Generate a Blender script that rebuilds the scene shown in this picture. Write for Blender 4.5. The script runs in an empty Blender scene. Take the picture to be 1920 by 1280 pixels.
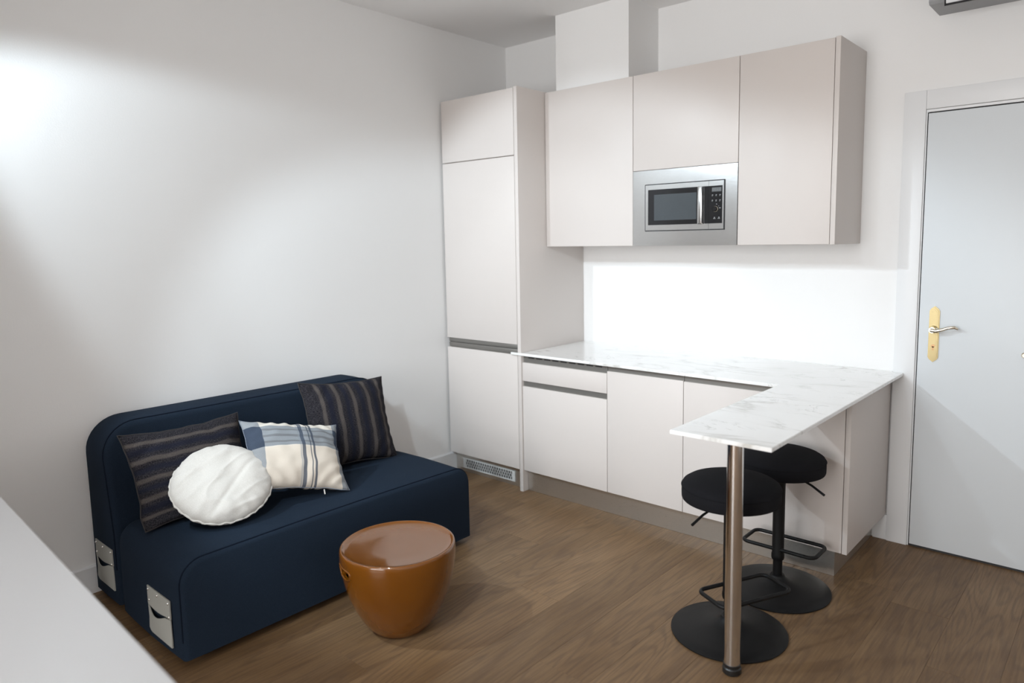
import bpy, bmesh, math, random
from mathutils import Vector, Matrix, noise
R = math.radians
random.seed(7)
scene = bpy.context.scene
C = scene.collection

# ------------------------------------------------------------------ camera
cam_d = bpy.data.cameras.new('camera'); cam = bpy.data.objects.new('camera', cam_d); C.objects.link(cam)
YAW, PITCH, ROLL = 0.7127, -0.1138, -0.0154
fwd = Vector((-math.sin(YAW) * math.cos(PITCH), math.cos(YAW) * math.cos(PITCH), math.sin(PITCH)))
rt = Vector((math.cos(YAW), math.sin(YAW), 0)); up = rt.cross(fwd)
r2 = rt * math.cos(ROLL) + up * math.sin(ROLL); u2 = -rt * math.sin(ROLL) + up * math.cos(ROLL)
m = Matrix((r2, u2, -fwd)).transposed().to_4x4(); m.translation = (3.2657, -3.5347, 1.4336)
cam.matrix_world = m
cam_d.sensor_width = 36.0; cam_d.sensor_fit = 'HORIZONTAL'
cam_d.lens = 1330.7 / 1920 * 36
cam_d.shift_x = -41.5 / 1920; cam_d.shift_y = -36.1 / 1920
cam_d.clip_start = 0.05
cam_d.dof.use_dof = True; cam_d.dof.focus_distance = 3.0; cam_d.dof.aperture_fstop = 1.6
scene.camera = cam

# ------------------------------------------------------------------ world, light, exposure
w = bpy.data.worlds.new('sky'); scene.world = w; w.use_nodes = True
bg = w.node_tree.nodes['Background']; bg.inputs[0].default_value = (0.78, 0.88, 1.0, 1); bg.inputs[1].default_value = 0.6
vs = scene.view_settings
vs.view_transform = 'Standard'; vs.look = 'None'; vs.gamma = 1.0; vs.use_curve_mapping = False
vs.exposure = 0.09
COOL = (0.79, 0.915, 1.0)
ADDED_SPOTS = [dict(loc=(0.26, -3.52, 2.52), az=12, el=-34, size=64, blend=0.30, energy=118, col=COOL),
         dict(loc=(0.95, -3.70, 2.48), az=-2, el=-27, size=52, blend=0.35, energy=60, col=COOL),
         dict(loc=(1.55, -3.75, 2.40), az=2, el=-36, size=66, blend=0.28, energy=34, col=COOL),
         dict(loc=(2.20, -3.75, 2.36), az=-4, el=-29, size=50, blend=0.40, energy=33, col=COOL),
         dict(loc=(2.34, -3.78, 2.36), az=-32, el=-28, size=50, blend=0.40, energy=112, col=COOL)]  # added lamps out of view that make the light pattern
WIN = dict(x0=1.2, x1=3.3, z0=0.5, z1=2.5, energy=158, col=(1.0, 0.99, 0.98))  # unseen window, added with its area light as room fill
al = bpy.data.lights.new('added_window_light', 'AREA'); al.shape = 'RECTANGLE'
al.size = WIN['x1'] - WIN['x0']; al.size_y = WIN['z1'] - WIN['z0']; al.energy = WIN['energy']; al.color = WIN['col']
ao = bpy.data.objects.new('added_window_light', al); C.objects.link(ao)
ao.location = ((WIN['x0'] + WIN['x1']) / 2, -6.36, (WIN['z0'] + WIN['z1']) / 2); ao.rotation_euler = (R(90), 0, 0)

# ------------------------------------------------------------------ material helpers
def nt(name):
    mt = bpy.data.materials.new(name); mt.use_nodes = True
    t = mt.node_tree; return mt, t, t.nodes['Principled BSDF']
def node(t, kind, **kw):
    n = t.nodes.new(kind)
    for k, v in kw.items():
        if k.startswith('i_'): n.inputs[k[2:].replace('_', ' ')].default_value = v
        else: setattr(n, k, v)
    return n
def math_(t, op, a, b=None, clamp=False):
    n = t.nodes.new('ShaderNodeMath'); n.operation = op; n.use_clamp = clamp
    for i, v in enumerate((a, b)):
        if v is None: continue
        if isinstance(v, (int, float)): n.inputs[i].default_value = v
        else: t.links.new(v, n.inputs[i])
    return n.outputs[0]
def mix(t, fac, a, b, mode='MIX'):
    n = t.nodes.new('ShaderNodeMix'); n.data_type = 'RGBA'; n.blend_type = mode
    for s, v in ((n.inputs[0], fac), (n.inputs[6], a), (n.inputs[7], b)):
        if isinstance(v, (int, float)): s.default_value = v
        elif isinstance(v, tuple): s.default_value = (*v[:3], 1)
        else: t.links.new(v, s)
    return n.outputs[2]
def noise_(t, vec, scale, detail=3, rough=0.5, dist=0.0):
    n = t.nodes.new('ShaderNodeTexNoise'); n.inputs['Scale'].default_value = scale
    n.inputs['Detail'].default_value = detail; n.inputs['Roughness'].default_value = rough; n.inputs['Distortion'].default_value = dist
    if vec is not None: t.links.new(vec, n.inputs['Vector'])
    return n.outputs['Fac']
def mapping(t, vec, scale=(1, 1, 1), rot=(0, 0, 0)):
    n = t.nodes.new('ShaderNodeMapping'); n.inputs['Scale'].default_value = scale; n.inputs['Rotation'].default_value = rot
    t.links.new(vec, n.inputs['Vector']); return n.outputs[0]
def ramp(t, fac, stops):
    n = t.nodes.new('ShaderNodeValToRGB'); e = n.color_ramp.elements
    while len(e) > len(stops): e.remove(e[-1])
    while len(e) < len(stops): e.new(1)
    for el, (p, c) in zip(e, stops): el.position = p; el.color = (*c[:3], 1) if isinstance(c, tuple) else (c, c, c, 1)
    t.links.new(fac, n.inputs[0]); return n.outputs[0]
def bump(t, b, h, strength, dist=0.01):
    n = t.nodes.new('ShaderNodeBump'); n.inputs['Strength'].default_value = strength; n.inputs['Distance'].default_value = dist
    t.links.new(h, n.inputs['Height']); t.links.new(n.outputs[0], b.inputs['Normal'])
def objco(t): return t.nodes.new('ShaderNodeTexCoord').outputs['Object']
def plain(name, col, rough=0.5, metal=0.0, spec=0.5, bscale=None, bstr=0.1, coat=0.0, bdist=0.002):
    mt, t, b = nt(name)
    b.inputs['Base Color'].default_value = (*col, 1); b.inputs['Roughness'].default_value = rough
    b.inputs['Metallic'].default_value = metal; b.inputs['Specular IOR Level'].default_value = spec
    if coat: b.inputs['Coat Weight'].default_value = coat; b.inputs['Coat Roughness'].default_value = 0.08
    if bscale: bump(t, b, noise_(t, objco(t), bscale, 4), bstr, bdist)
    return mt
M = {}
M['wall'] = plain('wall_paint', (0.86, 0.857, 0.852), 0.9, spec=0.2, bscale=180, bstr=0.12)
M['ceiling'] = plain('ceiling_paint', (0.92, 0.915, 0.91), 0.95, spec=0.1, bscale=120, bstr=0.08)
M['trim'] = plain('white_trim', (0.80, 0.81, 0.82), 0.4, spec=0.4)
M['door'] = plain('door_lacquer', (0.70, 0.735, 0.76), 0.42, spec=0.4, bscale=60, bstr=0.02)
M['cab'] = plain('cabinet_lacquer', (0.655, 0.605, 0.575), 0.42, spec=0.35, bscale=400, bstr=0.03)
M['chan'] = plain('channel_aluminium', (0.24, 0.228, 0.212), 0.45, metal=0.6)
M['dark'] = plain('dark_gap', (0.03, 0.03, 0.032), 0.7)
M['black'] = plain('black_gloss', (0.012, 0.012, 0.014), 0.12)
M['blackmetal'] = plain('black_powder_coat', (0.007, 0.007, 0.0075), 0.5, spec=0.25, bscale=900, bstr=0.1)
M['blackfab'] = plain('black_fabric', (0.010, 0.010, 0.012), 0.95, spec=0.15, bscale=1200, bstr=0.4)
M['rubber'] = plain('black_plastic', (0.012, 0.012, 0.012), 0.35)
M['brass'] = plain('polished_brass', (0.40, 0.325, 0.175), 0.42, metal=1.0)
M['nickel'] = plain('pale_brass', (0.85, 0.80, 0.68), 0.18, metal=1.0)
M['acwhite'] = plain('appliance_white', (0.70, 0.71, 0.72), 0.35)
M['acgrey'] = plain('appliance_grey', (0.34, 0.345, 0.355), 0.5)
M['felt'] = plain('grey_felt', (0.40, 0.40, 0.37), 0.95, spec=0.1, bscale=500, bstr=0.5)
M['rivet'] = plain('steel_rivet', (0.8, 0.8, 0.78), 0.25, metal=1.0)
M['grille'] = plain('grille_white', (0.62, 0.62, 0.61), 0.45)
M['table'] = plain('white_laminate', (0.62, 0.635, 0.655), 0.22, spec=0.5)
M['print'] = plain('panel_print', (0.45, 0.46, 0.47), 0.4)
M['lcd'] = plain('display_grey', (0.09, 0.095, 0.10), 0.25)
M['subfloor'] = plain('subfloor', (0.02, 0.015, 0.012), 0.9)

def brushed(name, col, rough, sc, metal=1.0, aniso=0.4):
    mt, t, b = nt(name); b.inputs['Metallic'].default_value = metal
    n = noise_(t, mapping(t, objco(t), sc), 60, 3, 0.6)
    t.links.new(mix(t, n, tuple(c * 0.86 for c in col), tuple(min(1, c * 1.08) for c in col)), b.inputs['Base Color'])
    t.links.new(ramp(t, n, [(0.2, rough * 0.85), (0.8, rough * 1.15)]), b.inputs['Roughness'])
    b.inputs['Anisotropic'].default_value = aniso
    return mt
M['steel'] = brushed('brushed_steel', (0.66, 0.655, 0.65), 0.20, (1, 1, 14))
M['plinth'] = brushed('plinth_metal', (0.66, 0.63, 0.59), 0.30, (1, 8, 14), metal=0.9)
M['chrome'] = plain('chrome', (0.80, 0.79, 0.78), 0.13, metal=1.0, bscale=12, bstr=0.03)

def fabric(name, c1, c2, scale=700, rough=0.95):
    mt, t, b = nt(name); o = objco(t)
    n = noise_(t, o, scale, 2); n2 = noise_(t, o, 14, 3)
    c = mix(t, ramp(t, n, [(0.35, 0.0), (0.65, 1.0)]), c1, c2)
    c = mix(t, math_(t, 'MULTIPLY', n2, 0.35), c, c1)
    t.links.new(c, b.inputs['Base Color']); b.inputs['Roughness'].default_value = rough
    b.inputs['Specular IOR Level'].default_value = 0.1
    b.inputs['Sheen Weight'].default_value = 0.12; b.inputs['Sheen Roughness'].default_value = 0.5
    b.inputs['Sheen Tint'].default_value = (*c2, 1)
    bump(t, b, n, 0.35, 0.002); return mt
M['navy'] = fabric('navy_wool', (0.0092, 0.0155, 0.027), (0.018, 0.029, 0.047))
M['navyseam'] = plain('navy_piping', (0.006, 0.010, 0.020), 0.9, spec=0.1)

def floor_mat():
    mt, t, b = nt('brown_oak'); tc = t.nodes.new('ShaderNodeTexCoord'); oi = t.nodes.new('ShaderNodeObjectInfo')
    rv = t.nodes.new('ShaderNodeCombineXYZ')
    t.links.new(math_(t, 'MULTIPLY', oi.outputs['Random'], 37.0), rv.inputs[0]); t.links.new(math_(t, 'MULTIPLY', oi.outputs['Random'], 91.0), rv.inputs[1])
    va = t.nodes.new('ShaderNodeVectorMath'); va.operation = 'ADD'
    t.links.new(tc.outputs['Object'], va.inputs[0]); t.links.new(rv.outputs[0], va.inputs[1]); p = va.outputs[0]
    low = noise_(t, mapping(t, p, (6.0, 0.65, 1)), 1.0, 1.6, 0.5, 0.25)
    ring = math_(t, 'SINE', math_(t, 'MULTIPLY', low, 120.0))
    ring = math_(t, 'ADD', math_(t, 'MULTIPLY', ring, 0.5), 0.5)
    fib = noise_(t, mapping(t, p, (130, 4.5, 1)), 1.0, 4, 0.6)
    blot = noise_(t, mapping(t, p, (5, 1.6, 1)), 1.0, 3, 0.55)
    fine = noise_(t, mapping(t, p, (420, 16, 1)), 1.0, 2, 0.5)
    base = mix(t, ramp(t, blot, [(0.3, 0.0), (0.7, 1.0)]), (0.168, 0.096, 0.044), (0.245, 0.152, 0.078))
    tint = ramp(t, oi.outputs['Random'], [(0.0, 0.86), (0.5, 1.0), (1.0, 1.10)])
    base = mix(t, 1.0, base, tint, 'MULTIPLY')
    rmask = math_(t, 'MULTIPLY', ramp(t, ring, [(0.0, 1.0), (0.42, 0.0)]), 0.34)
    base = mix(t, rmask, base, (0.085, 0.050, 0.032))
    base = mix(t, ramp(t, fib, [(0.38, 0.32), (0.56, 0.0)]), base, (0.090, 0.056, 0.038))
    base = mix(t, ramp(t, fine, [(0.56, 0.0), (0.75, 0.30)]), base, (0.28, 0.190, 0.115))
    t.links.new(base, b.inputs['Base Color'])
    t.links.new(ramp(t, fib, [(0.3, 0.50), (0.7, 0.38)]), b.inputs['Roughness']); b.inputs['Specular IOR Level'].default_value = 0.3
    h = math_(t, 'ADD', math_(t, 'MULTIPLY', fib, 0.6), math_(t, 'MULTIPLY', ring, 0.25))
    bump(t, b, h, 0.16, 0.002); return mt
M['floor'] = floor_mat()

def marble():
    mt, t, b = nt('white_marble'); o = objco(t)
    q = mapping(t, o, (1.6, 4.2, 1), (0, 0, R(-24)))
    n1 = noise_(t, q, 0.9, 6, 0.56, 0.7); v1 = math_(t, 'ABSOLUTE', math_(t, 'SUBTRACT', n1, 0.5))
    msk = ramp(t, noise_(t, o, 2.6, 2), [(0.42, 0.0), (0.62, 1.0)])
    vein = math_(t, 'MULTIPLY', ramp(t, v1, [(0.0, 1.0), (0.018, 0.25), (0.05, 0.0)]), msk)
    q2 = mapping(t, o, (2.4, 5.0, 1), (0, 0, R(14)))
    n2 = noise_(t, q2, 1.3, 7, 0.6, 1.0); v2 = math_(t, 'ABSOLUTE', math_(t, 'SUBTRACT', n2, 0.47))
    vein2 = math_(t, 'MULTIPLY', ramp(t, v2, [(0.0, 1.0), (0.012, 0.0)]), ramp(t, noise_(t, o, 3.7, 2), [(0.50, 0.0), (0.62, 1.0)]))
    cloud = noise_(t, o, 5.0, 4)
    c = mix(t, ramp(t, cloud, [(0.4, 0.0), (0.8, 0.5)]), (0.92, 0.915, 0.905), (0.86, 0.85, 0.835))
    c = mix(t, math_(t, 'MULTIPLY', vein, 0.65), c, (0.38, 0.35, 0.30)); c = mix(t, math_(t, 'MULTIPLY', vein2, 0.55), c, (0.30, 0.28, 0.26))
    t.links.new(c, b.inputs['Base Color']); b.inputs['Roughness'].default_value = 0.25; b.inputs['Specular IOR Level'].default_value = 0.5
    b.inputs['Coat Weight'].default_value = 0.7; b.inputs['Coat Roughness'].default_value = 0.12
    return mt
M['marble'] = marble()

def ceramic():
    mt, t, b = nt('amber_glaze'); o = objco(t); s = t.nodes.new('ShaderNodeSeparateXYZ'); t.links.new(o, s.inputs[0])
    n = noise_(t, o, 9, 4)
    c = mix(t, n, (0.140, 0.043, 0.0025), (0.180, 0.058, 0.004))
    t.links.new(c, b.inputs['Base Color']); b.inputs['Roughness'].default_value = 0.12; b.inputs['Coat Weight'].default_value = 0.6; b.inputs['Coat Roughness'].default_value = 0.06
    bump(t, b, noise_(t, o, 14, 2), 0.05, 0.004); return mt
M['ceramic'] = ceramic()

def band(t, u, a, b_, soft=0.004):
    lo = math_(t, 'DIVIDE', math_(t, 'SUBTRACT', u, a - soft / 2), soft, True)
    hi = math_(t, 'DIVIDE', math_(t, 'SUBTRACT', b_ + soft / 2, u), soft, True)
    return math_(t, 'MULTIPLY', lo, hi)
def anyof(t, u, rs, soft=0.004):
    s = None
    for a, b_ in rs:
        x = band(t, u, a, b_, soft); s = x if s is None else math_(t, 'MAXIMUM', s, x)
    return s
def striped(name, along):
    mt, t, b = nt(name); uv = t.nodes.new('ShaderNodeTexCoord').outputs['UV']
    s = t.nodes.new('ShaderNodeSeparateXYZ'); t.links.new(uv, s.inputs[0]); c = s.outputs[along]
    wob = math_(t, 'ADD', c, math_(t, 'MULTIPLY', math_(t, 'SUBTRACT', noise_(t, uv, 5, 2), 0.5), 0.02))
    st = anyof(t, wob, [(0.125, 0.165), (0.305, 0.35), (0.485, 0.525), (0.67, 0.715), (0.855, 0.895)], 0.016)
    navy = anyof(t, wob, [(0.20, 0.265), (0.40, 0.445), (0.575, 0.63), (0.76, 0.82)], 0.03)
    wv = noise_(t, mapping(t, uv, (170, 60, 1) if along == 1 else (60, 170, 1)), 1, 2, 0.7)
    base = mix(t, ramp(t, wv, [(0.42, 0.0), (0.68, 1.0)]), (0.011, 0.0105, 0.014), (0.052, 0.048, 0.053))
    base = mix(t, math_(t, 'MULTIPLY', navy, 0.75), base, (0.012, 0.014, 0.026))
    lt = mix(t, wv, (0.040, 0.034, 0.032), (0.132, 0.114, 0.105))
    base = mix(t, math_(t, 'MULTIPLY', st, 0.85), base, lt)
    t.links.new(base, b.inputs['Base Color']); b.inputs['Roughness'].default_value = 0.95; b.inputs['Specular IOR Level'].default_value = 0.1
    bump(t, b, wv, 0.5, 0.002); return mt
M['stripe_h'] = striped('striped_weave_across', 1)
M['stripe_v'] = striped('striped_weave_down', 0)
def plaid():
    mt, t, b = nt('plaid_linen'); uv = t.nodes.new('ShaderNodeTexCoord').outputs['UV']
    s = t.nodes.new('ShaderNodeSeparateXYZ'); t.links.new(uv, s.inputs[0]); u, v = s.outputs[0], s.outputs[1]
    wv = noise_(t, mapping(t, uv, (120, 120, 1)), 1, 2, 0.7)
    c = mix(t, wv, (0.56, 0.51, 0.445), (0.70, 0.66, 0.60))
    lower = band(t, v, -0.1, 0.52, 0.02); c = mix(t, math_(t, 'MULTIPLY', lower, 0.45), c, (0.60, 0.50, 0.40))
    blue = mix(t, wv, (0.155, 0.178, 0.205), (0.25, 0.278, 0.31)); deep = mix(t, wv, (0.032, 0.044, 0.070), (0.070, 0.088, 0.122))
    hb = band(t, v, 0.53, 0.86); c = mix(t, math_(t, 'MULTIPLY', hb, 0.9), c, blue)
    c = mix(t, math_(t, 'MULTIPLY', anyof(t, v, [(0.575, 0.60), (0.66, 0.70), (0.77, 0.80)]), 0.75), c, (0.15, 0.155, 0.165))
    ve = anyof(t, u, [(-0.1, 0.15), (0.925, 1.1)]); c = mix(t, math_(t, 'MULTIPLY', ve, 0.85), c, blue)
    c = mix(t, math_(t, 'MULTIPLY', ve, hb), c, deep)
    vs_ = anyof(t, u, [(0.52, 0.555), (0.605, 0.615), (0.635, 0.658)]); c = mix(t, math_(t, 'MULTIPLY', vs_, 0.88), c, deep)
    c = mix(t, math_(t, 'MULTIPLY', anyof(t, u, [(0.50, 0.516)]), 0.5), c, blue)
    t.links.new(c, b.inputs['Base Color']); b.inputs['Roughness'].default_value = 0.95; b.inputs['Specular IOR Level'].default_value = 0.1
    bump(t, b, wv, 0.25, 0.002); return mt
M['plaid'] = plaid()
M['linen'] = fabric('cream_linen', (0.56, 0.53, 0.49), (0.68, 0.655, 0.615), 500)
def glass():
    mt = bpy.data.materials.new('added_window_glass'); mt.use_nodes = True; t = mt.node_tree; t.nodes.clear()
    o = t.nodes.new('ShaderNodeOutputMaterial'); a = t.nodes.new('ShaderNodeBsdfTransparent'); g = t.nodes.new('ShaderNodeBsdfGlossy'); g.inputs['Roughness'].default_value = 0.02
    mx = t.nodes.new('ShaderNodeMixShader'); mx.inputs[0].default_value = 0.06
    t.links.new(a.outputs[0], mx.inputs[1]); t.links.new(g.outputs[0], mx.inputs[2]); t.links.new(mx.outputs[0], o.inputs[0]); return mt
M['glass'] = glass()
def mw_window():
    mt, t, b = nt('microwave_mesh_window'); o = objco(t)
    vo = t.nodes.new('ShaderNodeTexVoronoi'); vo.inputs['Scale'].default_value = 260; vo.inputs['Randomness'].default_value = 0.0
    t.links.new(o, vo.inputs['Vector'])
    c = mix(t, ramp(t, vo.outputs['Distance'], [(0.25, 0.0), (0.5, 1.0)]), (0.035, 0.042, 0.048), (0.085, 0.098, 0.108))
    t.links.new(c, b.inputs['Base Color']); b.inputs['Roughness'].default_value = 0.18; return mt
M['mwwin'] = mw_window()
def emit():
    mt = bpy.data.materials.new('added_lamp_lens'); mt.use_nodes = True; t = mt.node_tree; b = t.nodes['Principled BSDF']
    b.inputs['Emission Color'].default_value = (0.92, 0.96, 1, 1); b.inputs['Emission Strength'].default_value = 6.0; return mt
M['lens'] = emit()

# ------------------------------------------------------------------ object helpers
def tag(o, label=None, cat=None, group=None, kind=None):
    if label: o['label'] = label
    if cat: o['category'] = cat
    if group: o['group'] = group
    if kind: o['kind'] = kind
    return o
def thing(name, label, cat, loc, group=None):
    o = bpy.data.objects.new(name, None); C.objects.link(o); o.location = loc; o.empty_display_size = 0.1
    return tag(o, label, cat, group)
def wloc(p):
    v = Vector((0, 0, 0))
    while p is not None: v += p.location; p = p.parent
    return v
def link(name, me, mat, parent=None, smooth=None):
    if smooth is not None:
        for p in me.polygons: p.use_smooth = True
        me.set_sharp_from_angle(angle=R(smooth))
    if mat and not me.materials: me.materials.append(mat)
    o = bpy.data.objects.new(name, me); C.objects.link(o); o.parent = parent
    return o
def obj(name, bm, mat, parent=None, smooth=None, origin=None):
    """world-space bmesh -> object; origin shifts to the parent's place (or to the given point)"""
    bmesh.ops.recalc_face_normals(bm, faces=bm.faces)
    pw = wloc(parent)
    org = Vector(origin) if origin else pw
    for v in bm.verts: v.co -= org
    me = bpy.data.meshes.new(name); bm.to_mesh(me); bm.free()
    o = link(name, me, mat, parent, smooth); o.location = org - pw
    return o
def add_box(bm, x0, x1, y0, y1, z0, z1, bev=0.0, seg=2):
    vs_ = [bm.verts.new((x, y, z)) for x in (x0, x1) for y in (y0, y1) for z in (z0, z1)]
    fs = []
    for f in ((0, 1, 3, 2), (4, 6, 7, 5), (0, 4, 5, 1), (2, 3, 7, 6), (0, 2, 6, 4), (1, 5, 7, 3)):
        fs.append(bm.faces.new([vs_[i] for i in f]))
    if bev:
        es = list({e for f in fs for e in f.edges})
        bmesh.ops.bevel(bm, geom=es, offset=bev, segments=seg, affect='EDGES', profile=0.5)
    return bm
def box(name, x0, x1, y0, y1, z0, z1, mat, parent=None, bev=0.0, center=False):
    bm = add_box(bmesh.new(), x0, x1, y0, y1, z0, z1, bev)
    org = ((x0 + x1) / 2, (y0 + y1) / 2, z0) if center else None
    return obj(name, bm, mat, parent, None if not bev else 40, org)
def add_prism(bm, pts, axis, a, b):
    """polygon pts extruded along an axis (0,1,2)"""
    def P(p, t):
        q = list(p); q.insert(axis, t); return q
    A = [bm.verts.new(P(p, a)) for p in pts]; B = [bm.verts.new(P(p, b)) for p in pts]; n = len(pts)
    bm.faces.new(A); bm.faces.new(B[::-1])
    for i in range(n): bm.faces.new((A[i], A[(i + 1) % n], B[(i + 1) % n], B[i]))
    return bm
def add_lathe(bm, prof, c, seg=48, closed=False):
    rings = []
    for r, z in prof:
        if r < 1e-6: rings.append([bm.verts.new((c[0], c[1], c[2] + z))])
        else: rings.append([bm.verts.new((c[0] + r * math.cos(2 * math.pi * i / seg), c[1] + r * math.sin(2 * math.pi * i / seg), c[2] + z)) for i in range(seg)])
    prs = list(zip(rings, rings[1:])) + ([(rings[-1], rings[0])] if closed else [])
    for a, b in prs:
        for i in range(seg):
            j = (i + 1) % seg
            if len(a) == 1 and len(b) == 1: continue
            if len(a) == 1: bm.faces.new((a[0], b[j], b[i]))
            elif len(b) == 1: bm.faces.new((a[i], a[j], b[0]))
            else: bm.faces.new((a[i], a[j], b[j], b[i]))
    return bm
def add_tube(bm, pts, r, seg=10, closed=False):
    pts = [Vector(p) for p in pts]; n = len(pts); rings = []; prev = None
    for i, p in enumerate(pts):
        if closed: t = pts[(i + 1) % n] - pts[i - 1]
        else: t = pts[min(i + 1, n - 1)] - pts[max(i - 1, 0)]
        t.normalize()
        if prev is None:
            a = Vector((0, 0, 1)) if abs(t.z) < 0.9 else Vector((1, 0, 0)); nx = t.cross(a).normalized()
        else: nx = (prev - t * prev.dot(t)).normalized()
        prev = nx; ny = t.cross(nx); rr = r[i] if isinstance(r, (list, tuple)) else r
        rings.append([bm.verts.new(p + nx * rr * math.cos(2 * math.pi * k / seg) + ny * rr * math.sin(2 * math.pi * k / seg)) for k in range(seg)])
    for i in range(n if closed else n - 1):
        a, b = rings[i], rings[(i + 1) % n]
        if closed and i == n - 1:
            off = min(range(seg), key=lambda o: (a[0].co - b[o].co).length); b = b[off:] + b[:off]
        for k in range(seg): bm.faces.new((a[k], a[(k + 1) % seg], b[(k + 1) % seg], b[k]))
    if not closed: bm.faces.new(rings[0][::-1]); bm.faces.new(rings[-1])
    return bm
def rounded_path(corners, rad, seg=6):
    out = []; n = len(corners); cs = [Vector(c) for c in corners]
    for i in range(n):
        p = cs[i]; a = (cs[i - 1] - p).normalized(); b = (cs[(i + 1) % n] - p).normalized()
        ang = a.angle(b); dd = rad / math.tan(ang / 2); s, e = p + a * dd, p + b * dd
        ctr = p + (a + b).normalized() * (rad / math.sin(ang / 2))
        va, vb = s - ctr, e - ctr; om = va.angle(vb)
        for k in range(seg + 1):
            q = k / seg; out.append(ctr + (va * math.sin((1 - q) * om) + vb * math.sin(q * om)) / math.sin(om))
    return out

# ------------------------------------------------------------------ room shell
XR, YF, H = 5.00, -6.30, 2.6874
tag(box('wall_left', -0.12, 0, YF, 0.12, 0, H, M['wall']), kind='structure')
tag(box('wall_back', 0, XR, 0, 0.12, 0, H, M['wall']), kind='structure')
tag(box('wall_right', XR, XR + 0.12, YF, 0.12, 0, H, M['wall']), kind='structure')
bm = bmesh.new()
add_box(bm, -0.12, WIN['x0'], YF - 0.12, YF, 0, H); add_box(bm, WIN['x1'], XR + 0.12, YF - 0.12, YF, 0, H)
add_box(bm, WIN['x0'], WIN['x1'], YF - 0.12, YF, 0, WIN['z0']); add_box(bm, WIN['x0'], WIN['x1'], YF - 0.12, YF, WIN['z1'], H)
tag(obj('wall_front', bm, M['wall']), kind='structure')
tag(box('added_shade_partition', 0, 1.1, -4.27, -4.15, 0, H, M['wall']), kind='structure')  # unseen wall jog, added to shade the lower left wall
tag(box('ceiling', -0.12, XR + 0.12, YF - 0.12, 0.12, H, H + 0.1, M['ceiling']), kind='structure')
# unseen window behind the photographer, added for fill light
wn = thing('added_window_1', None, None, (WIN['x0'], YF - 0.06, WIN['z0'])); tag(wn, kind='structure')
bm = bmesh.new(); f = 0.05
add_box(bm, WIN['x0'], WIN['x1'], YF - 0.09, YF - 0.03, WIN['z0'], WIN['z0'] + f); add_box(bm, WIN['x0'], WIN['x1'], YF - 0.09, YF - 0.03, WIN['z1'] - f, WIN['z1'])
xm = (WIN['x0'] + WIN['x1']) / 2
for x in (WIN['x0'], xm - f / 2, WIN['x1'] - f): add_box(bm, x, x + f, YF - 0.09, YF - 0.03, WIN['z0'] + f, WIN['z1'] - f)
obj('added_window_frame', bm, M['trim'], wn)
for a, b in ((WIN['x0'] + f, xm - f / 2), (xm + f / 2, WIN['x1'] - f)): box('added_pane', a, b, YF - 0.064, YF - 0.058, WIN['z0'] + f, WIN['z1'] - f, M['glass'], wn)
box('added_window_sill', WIN['x0'] - 0.05, WIN['x1'] + 0.05, YF, YF + 0.08, WIN['z0'] - 0.03, WIN['z0'], M['trim'], wn, 0.004)

# floor planks
PW = 0.2037; PX0 = 1.36 - 7 * PW
fl = tag(box('floor', -0.12, XR + 0.12, YF - 0.12, 0.12, -0.10, -0.016, M['subfloor']), kind='structure')
plank_meshes = {}
def plank(x0, x1, y0, y1):
    key = (round(x1 - x0, 4), round(y1 - y0, 4))
    if key not in plank_meshes:
        g = 0.00025; hw, hl = key[0] / 2 - g, key[1] / 2 - g; b = 0.0005
        bm = bmesh.new(); lo = [bm.verts.new((sx * hw, sy * hl, -0.016)) for sx, sy in ((-1, -1), (1, -1), (1, 1), (-1, 1))]
        md = [bm.verts.new((sx * hw, sy * hl, -b * 0.6)) for sx, sy in ((-1, -1), (1, -1), (1, 1), (-1, 1))]
        tp = [bm.verts.new((sx * (hw - b), sy * (hl - b), 0)) for sx, sy in ((-1, -1), (1, -1), (1, 1), (-1, 1))]
        bm.faces.new(tp); bm.faces.new(lo[::-1])
        for i in range(4):
            j = (i + 1) % 4; bm.faces.new((lo[i], lo[j], md[j], md[i])); bm.faces.new((md[i], md[j], tp[j], tp[i]))
        me = bpy.data.meshes.new('floor_plank'); bm.to_mesh(me); bm.free(); me.materials.append(M['floor']); plank_meshes[key] = me
    o = bpy.data.objects.new('floor_plank', plank_meshes[key]); C.objects.link(o); o.parent = fl
    o.location = Vector(((x0 + x1) / 2, (y0 + y1) / 2, 0)) - wloc(fl)
row = 0; x = PX0 - PW
while x < XR:
    xa, xb = max(x, 0.0), min(x + PW, XR)
    if xb - xa > 0.01:
        off = (row * 0.77) % 1.9 - 1.9
        if xa < 2.45 < xb: off = -0.515 - 1.9 * 3
        if xa < 2.88 < xb: off = -1.0 - 1.9 * 3
        cuts = [YF]; y = off - 1.9 * 3
        while y < 0:
            if YF + 0.05 < y < -0.05: cuts.append(y)
            y += 1.9
        cuts.append(0.0)
        for a, b in zip(cuts, cuts[1:]): plank(xa, xb, a, b)
    x += PW; row += 1

# boxed duct on the back wall above the cupboards
TH = 2.2647
tag(box('wall_duct', 0.659, 1.147, -0.2964, 0, TH - 0.0, H, M['wall']), kind='structure')
# skirting
BBZ = 0.1167
tag(obj('baseboard_left', add_prism(bmesh.new(), [(0, 0), (0.014, 0), (0.014, BBZ - 0.006), (0.008, BBZ), (0, BBZ)], 1, YF, -0.545), M['trim']), kind='structure')
tag(box('baseboard_back', 2.345, 2.4075, -0.012, 0, 0, 0.122, M['trim'], bev=0.002), kind='structure')
tag(box('baseboard_right', XR - 0.014, XR, YF, 0, 0, BBZ, M['trim'], bev=0.002), kind='structure')

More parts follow.
